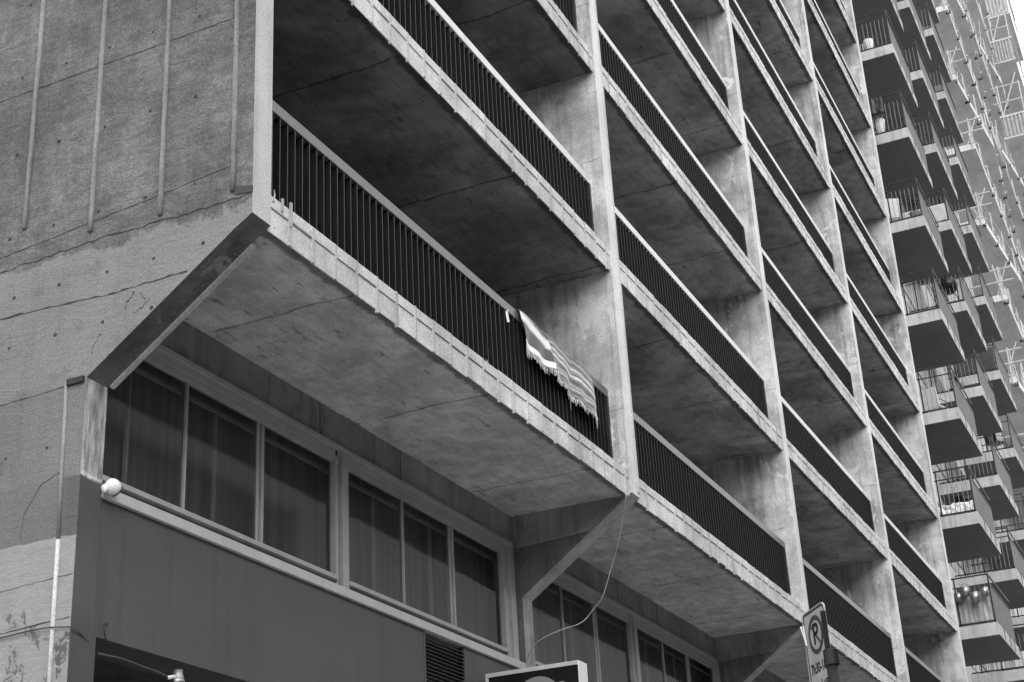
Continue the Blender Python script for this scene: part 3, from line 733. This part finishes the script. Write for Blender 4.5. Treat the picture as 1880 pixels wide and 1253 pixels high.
# ------------------------------------------------------------------ neighbouring tower with projecting balconies
T = empty('balcony_tower', 'concrete apartment tower with projecting railed balconies beyond the last fin', 'building')
BX = [(38.5, 41.85), (44.72, 48.35), (51.0, 54.6)]
YB0, YB1 = -.80, .92
MB().box(38.2, 57.0, .92, 14, 0, 60).build('tower_wall', MAT['new'], T)
for k in range(0, 16):
    for (xa, xb) in ((38.3, 57.0),):
        # curtained glazing over a spandrel and a dark head band
        MB().box(xa, xb, .90, .918, L(k)+.62, L(k)+2.35).build('glazing', MAT['curtain'], T)
        MB().box(xa, xb, .88, .899, L(k)+.95, L(k)+1.0).build('transom', MAT['steel'], T)
RAILTH = .32
def tower_balcony(xa, xb, k):
    z = L(k); b_ = empty('balcony'); b_.parent = T
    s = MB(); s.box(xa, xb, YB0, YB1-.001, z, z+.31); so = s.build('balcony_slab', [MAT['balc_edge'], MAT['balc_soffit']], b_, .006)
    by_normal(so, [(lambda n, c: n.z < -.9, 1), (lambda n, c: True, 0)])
    zt = z+.31; top = zt+1.2
    r = MB()
    for zz, rr in ((top, .017), (top-.24, .012), (zt+.05, .018)):
        r.box(xa+.03, xa+.06, YB0+.03, .9, zz-rr, zz+rr)
    for y in (YB0+.03, .05, .6):
        r.box(xa+.03, xa+.065, y, y+.035, zt-.2, top)
    y = YB0+.15
    f = MB()
    while y < .85: f.box(xa+.038, xa+.052, y, y+.014, zt+.05, top-.24); y += .118
    for zz, rr in ((top, .017), (top-.24, .012), (zt+.05, .018)):
        r.box(xa+.061, xb-.03, YB0+.03, YB0+.06, zz-rr, zz+rr)
    n = int((xb-xa-.1)/.118)
    for j in range(n+1):
        x = xa+.07+.118*j; f.box(x, x+.014, YB0+.036, YB0+.054, zt+.05, top-.24)
    for x in (xa+.9, xa+1.8, xb-.8): r.box(x, x+.04, YB0-.012, YB0+.0, z+.05, zt+.06)
    r.box(xb-.06, xb-.03, YB0+.061, .9, top-.017, top+.017)
    r.build('rails', MAT['rail_paint'], b_); f.build('pickets', MAT['picket'], b_)
    return b_
for ci, (xa, xb) in enumerate(BX):
    for k in range(0 if ci == 0 else 1, 12): tower_balcony(xa, xb, k)

# things kept on the balconies
def thing(name, label, cat, loc, parts, group=None):
    r = empty(name, label, cat, group); r.location = loc
    for nm, mb, mt, sm in parts: mb.build(nm, mt, r, smooth=sm)
    return r
def bucket(x, y, z, rx, h): return [('vessel', MB().lathe([(rx*.3, 0), (rx*.85, .0), (rx*.95, h*.5), (rx, h), (rx*.93, h), (rx*.85, h*.9)], (0, 0, 0), 18), MAT['pot'], True),
                                 ('handle', MB().tube([(0, -rx, h), (0, -rx*.6, h+rx*.6), (0, 0, h+rx*.9), (0, rx*.6, h+rx*.6), (0, rx, h)], .006, 5), MAT['steel'], True)]
for (x, y, z, rx, h), lb in zip([(38.45, .0, 10.66, .10, .2), (38.40, -.19, 10.76, .10, .22), (38.36, -.40, 10.56, .115, .25), (38.40, -.64, 10.70, .095, .2)],
        ['shiny metal pail hung on the low balcony rail nearest the fin', 'shiny metal pail hung highest, second from the fin', 'largest shiny metal pail hung on the low balcony rail', 'shiny metal pail hung nearest the outer balcony corner']):
    thing('pail', lb, 'pail', (x, y, z), bucket(x, y, z, rx, h), 'metal pails hung on the balcony rail')
def sheet(name, label, cat, x, y0, y1, z0, z1, mat, amp=.02, seed=1, th=.03):
    """lumpy cloth bundle / sheet hanging in a plane of constant x"""
    m = MB(); ny, nz = 40, 8
    for j in range(nz+1):
        for i in range(ny+1):
            y = y0+(y1-y0)*i/ny; f = j/nz; zz = z0+(z1-z0)*f+amp*1.2*noise.noise(Vector((y*6, seed, f)))*(f > .8)
            m.v.append((x+amp*noise.noise(Vector((y*9, f*2.5, seed)))*1.6, y, zz))
    for j in range(nz):
        for i in range(ny):
            a = j*(ny+1)+i; m.f.append((a, a+1, a+ny+2, a+ny+1))
    o = m.build(name, mat, None, smooth=True); s = o.modifiers.new('t', 'SOLIDIFY'); s.thickness = th
    return tag(o, label, cat)
sheet('rolled_blanket', 'bright white rolled blanket packed behind the balcony pickets', 'blanket', 38.62, -.74, .4, L(2)+.36, L(2)+.62, MAT['white'], .05, 2, .05)
sheet('privacy_tarp', 'pale wrinkled tarp lining the low balcony rail under the metal pails', 'tarp', 38.6, -.74, .6, L(1)+.33, L(1)+1.12, MAT['balc_edge'], .03, 5, .01)
thing('planter', 'tall white tapered planter on the high balcony nearest the fin', 'planter', (38.85, -.10, L(7)+.32),
      [('pot', MB().lathe([(.09, 0), (.12, .3), (.15, .52), (.135, .52), (.13, .46)], (0, 0, 0), 18), MAT['white'], True), ('soil', MB().lathe([(.125, .46), (.12, .47)], (0, 0, 0), 18), MAT['dark'], False)])
thing('planter', 'tall white planter one balcony below the topmost one', 'planter', (38.85, -.02, L(6)+.32),
      [('pot', MB().lathe([(.10, 0), (.13, .4), (.16, .62), (.145, .62), (.14, .56)], (0, 0, 0), 18), MAT['white'], True), ('soil', MB().lathe([(.135, .56), (.13, .57)], (0, 0, 0), 18), MAT['dark'], False)])
thing('kettle_barbecue', 'round black kettle barbecue on the second column of balconies', 'barbecue', (44.98, -.35, L(5)+.32),
      [('bowl', MB().lathe([(.02, .45), (.18, .48), (.27, .58), (.3, .7), (.3, .72), (.27, .84), (.18, .95), (.03, 1.0)], (0, 0, 0), 22), MAT['black'], True),
       ('leg', MB().tube([(.15, .1, .5), (.25, .2, 0)], .015, 6), MAT['steel'], True), ('leg', MB().tube([(-.15, .1, .5), (-.25, .2, 0)], .015, 6), MAT['steel'], True), ('leg', MB().tube([(0, -.15, .5), (0, -.28, 0)], .015, 6), MAT['steel'], True)])
thing('satellite_dish', 'dark tub on the balcony floor behind the white rolled blanket', 'tub', (39.3, -.45, L(2)+.32),
      [('tub', MB().lathe([(.2, 0), (.27, .5), (.3, .62), (.28, .62), (.26, .5)], (0, 0, 0), 20), MAT['black'], True)])
bpy.data.objects['satellite_dish'].name = 'storage_tub'

def chair(loc, rz, label, mat):
    r = empty('balcony_chair', label, 'chair'); r.location = loc; r.rotation_euler = (0, 0, rz)
    MB().box(-.24, .24, -.22, .22, .42, .46).build('seat', mat, r, .01); MB().prism([(.2, .46), (.23, .46), (.33, .95), (.30, .95)], -.24, .24, 0).build('backrest', mat, r)
    for x in (-.22, .2):
        MB().tube([(x, -.2, .42), (x, -.24, 0)], .013, 6).build('leg', MAT['steel'], r); MB().tube([(x, .2, .42), (x, .27, 0)], .013, 6).build('leg', MAT['steel'], r)
        MB().tube([(x, -.2, .42), (x, -.2, .64), (x, .26, .64)], .013, 6).build('armrest', MAT['steel'], r)
def plant(loc, label, h=.7, seed=1):
    r = empty('potted_plant', label, 'plant'); r.location = loc; q = random.Random(seed)
    MB().lathe([(.10, 0), (.15, .26), (.16, .28), (.13, .27)], (0, 0, 0), 16).build('pot', MAT['grey'], r, smooth=True)
    st = MB(); lf = MB()
    for i in range(7):
        a = q.uniform(0, 6.28); t_ = Vector((math.cos(a)*.16*q.random(), math.sin(a)*.16*q.random(), h*q.uniform(.6, 1)))
        st.tube([(0, 0, .25), tuple(t_*.6+Vector((0, 0, .1))), tuple(t_)], .006, 4)
        for k_ in range(14):
            p = Vector((0, 0, .25)).lerp(t_, q.uniform(.35, 1.05)); d = Vector((q.uniform(-1, 1), q.uniform(-1, 1), q.uniform(-.2, .8))).normalized()*q.uniform(.06, .12); e = d.cross(Vector((0, 0, 1))).normalized()*.02
            k0 = len(lf.v); lf.v += [tuple(p), tuple(p+d*.5+e), tuple(p+d), tuple(p+d*.5-e)]; lf.f.append((k0, k0+1, k0+2, k0+3))
    st.build('stem', MAT['steel'], r); lf.build('foliage', MAT['leaf'], r)
MAT['panel'] = flat('corrugated_zinc', .38, .5, .1, .2)
MAT['leaf'] = flat('dark_leaves', .06, .6, 0, .4)
chair((39.6, -.1, L(3)+.31), 1.2, 'pale balcony chair behind the railing third from the bottom, beside the last fin', MAT['white'])
chair((39.2, .2, L(5)+.31), 2.0, 'pale chair on the fin side balcony at the height of the round barbecue', MAT['white'])
chair((45.4, -.2, L(7)+.31), 1.4, 'dark chair high up in the second column of balconies', MAT['steel'])
chair((51.6, -.2, L(4)+.31), 1.0, 'dark chair in the third column of balconies, low right', MAT['steel'])
plant((38.8, -.55, L(5)+.31), 'leafy potted plant at the outer corner of a middle fin side balcony', .9, 3)
plant((45.0, -.6, L(6)+.31), 'potted plant poking above the rail in the second balcony column', 1.2, 5)
plant((44.95, -.1, L(4)+.31), 'low potted plant in the second balcony column under the barbecue', .8, 7)
plant((38.85, .35, L(4)+.31), 'potted plant beside the fin on the balcony under the middle one', 1.0, 9)
sheet('hanging_towel', 'dark towel hung over the side rail of a mid height balcony', 'towel', 38.50, -.25, .15, L(6)+.95, L(6)+1.5, MAT['steel'], .015, 8, .01)
sheet('privacy_screen', 'woven grey privacy screen on the second column balcony rail', 'screen', 44.76, -.72, .6, L(6)+.35, L(6)+.95, MAT['sash'], .008, 11, .01)
sheet('privacy_screen', 'dark privacy screen on the third column balcony rail', 'screen', 51.04, -.72, .6, L(5)+.35, L(5)+1.2, MAT['dim'], .008, 12, .01)

# ------------------------------------------------------------------ tower under construction
K = empty('construction_tower', 'pale unfinished concrete tower with zigzag slab edges and white guard rails', 'building')
ZT = lambda j: 22.87+3.36*j
GR = flat('pale_guard_paint', .55, .5, 0, .15)
zig = [(57.0, -.76), (63.5, -1.26), (75.2, -.62), (81.0, -1.22), (92, -.8)]
stra = [(57.0, -1.0), (92, -1.0)]
MB().box(57.6, 92, .9, 14, 0, 62).build('core_wall', MAT['new'], K)
rj = random.Random(11)
def interp(pl, x):
    for a, b in zip(pl[:-1], pl[1:]):
        if a[0] <= x <= b[0]: return a[1]+(b[1]-a[1])*(x-a[0])/(b[0]-a[0])
    return pl[-1][1]
def put(name, me, loc, parent, rot=(0, 0, 0), scale=(1, 1, 1)):
    o = bpy.data.objects.new(name, me); C.objects.link(o); o.parent = parent; o.location = loc; o.rotation_euler = rot; o.scale = scale; return o
def mesh_only(mb, name, mat):
    o = mb.build(name, mat); me = o.data; bpy.data.objects.remove(o); return me
ME_POST = mesh_only(MB().box(-.025, .025, .02, .07, -.06, 1.42).box(-.02, .02, -.10, .15, .27, .31), 'guard_post', GR)
ME_CLAMP = mesh_only(MB().box(-.02, .02, -.05, .12, -.10, -.012).box(-.02, .02, -.06, -.02, -.10, .1), 'edge_clamp', MAT['steel'])
ME_PROP = mesh_only(MB().tube([(0, 0, 0), (0, 0, 1)], .026, 6), 'prop', GR)
ME_BOARD = mesh_only(MB().box(0, 1, -.015, .015, 0, 1), 'board', GR)
for j in range(-1, 11):
    pl = zig if j % 2 == 0 else stra; z = ZT(j)
    s = MB().prism(list(pl)+[(92, .899), (57.0, .899)], z, z+.26, 2).build('floor_slab', [MAT['new_edge'], MAT['new']], K)
    by_normal(s, [(lambda n, c: n.z < -.9, 1), (lambda n, c: True, 0)])
    x = 57.15; last = None; seg = []
    while x < 91.5:
        y = interp(pl, x)
        put('guard_post', ME_POST, (x, y, z), s)
        if rj.random() < .8: put('edge_clamp', ME_CLAMP, (x+rj.uniform(-.1, .1), y, z), s, scale=(rj.uniform(.7, 1.2), rj.uniform(.5, 1.2), 1))
        if last:
            for dz, wd in ((1.3, .022), (.8, .02), (.38, .04)):
                if rj.random() < .8:
                    MB().tube([(last[0]-.05, last[1]+.05, z+dz+rj.uniform(-.03, .03)), (x+.05, y+.05, z+dz+rj.uniform(-.03, .03))], wd, 5).build('guard_rail', GR, s)
            for q in range(2):
                if rj.random() < .6:
                    xx = rj.uniform(last[0], x); h = rj.uniform(.7, 2.4)
                    put('prop', ME_PROP, (xx, interp(pl, xx)+.14, z+.27), s, (rj.uniform(-.3, .1), rj.choice((0, 0, rj.uniform(-.9, .9))), 0), (1, 1, h))
            if rj.random() < .35:
                x1_ = last[0]+rj.uniform(.2, 1.0); put('board', ME_BOARD, (x1_, interp(pl, x1_)+.02, z+.3), s, (rj.uniform(-.1, .1), 0, 0), (rj.uniform(.2, .7), 1, rj.uniform(.3, .8)))
        last = (x, y); x += 1.9 if j % 2 == 0 else 2.1
    y0 = interp(pl, 57.0)
    for dz in (1.3, .78): MB().tube([(56.98, y0-.42, z+dz), (56.98, .5, z+dz)], .035, 6).build('guard_rail', GR, s)
    for yy in (y0+.05, .5): put('guard_post', ME_POST, (56.97, yy, z), s)
    put('prop', ME_PROP, (57.1, y0+.3, z+.27), s, (.35, .2, 0), (.8, .8, 1.6))
for j in range(-1, 10):
    for x in (58.5, 64, 70, 77, 84): MB().box(x, x+.28, .3, .58, ZT(j)+.27, ZT(j+1)-.002).build('column', MAT['new'], K)

def platform(x0, x1, y0, y1, z, hp, label):
    r = empty('loading_platform', label, 'loading platform', 'loading platforms on the unfinished tower'); r.location = (x0, y1, z)
    X = x1-x0; Yd = y0-y1
    MB().box(0, X, Yd, 0, 0, .12).build('deck', MAT['new'], r)
    m = MB(); n = 13
    for i in range(n):
        a = Yd+(-Yd)*i/n; b = Yd+(-Yd)*(i+1)/n; d = .09 if i % 2 else 0
        m.box(-.06-d, -.02, a, b, -.06, hp)
    m.build('corrugated_panel', MAT['panel'], r)
    m = MB(); m.box(-.12, -.02, Yd-.05, .05, hp, hp+.1); m.box(-.12, -.02, Yd-.05, .05, -.16, -.06)
    for dz in (hp+.9, hp+1.8): m.tube([(0, Yd, dz), (0, .2, dz)], .035, 5)
    for y in (Yd+.05, -.1): m.tube([(0, y, hp), (0, y, hp+1.9)], .035, 5)
    m.tube([(0, Yd+.1, hp+2.4), (0, -.1, hp+.1)], .035, 5)
    for dz in (.9, 1.8): m.tube([(0, Yd, hp+dz), (X, Yd, hp+dz)], .035, 5)
    m.build('frame', GR, r)
platform(78, 84, -2.32, -1.28, 49.4, 1.25, 'corrugated loading platform against the white sky, middle of the three')
platform(70, 74.5, -2.6, -1.42, 40.25, 1.05, 'nearest and lowest corrugated loading platform at the right picture edge')
platform(86, 92, -2.25, -.9, 57.6, 1.35, 'topmost corrugated loading platform against the white sky')
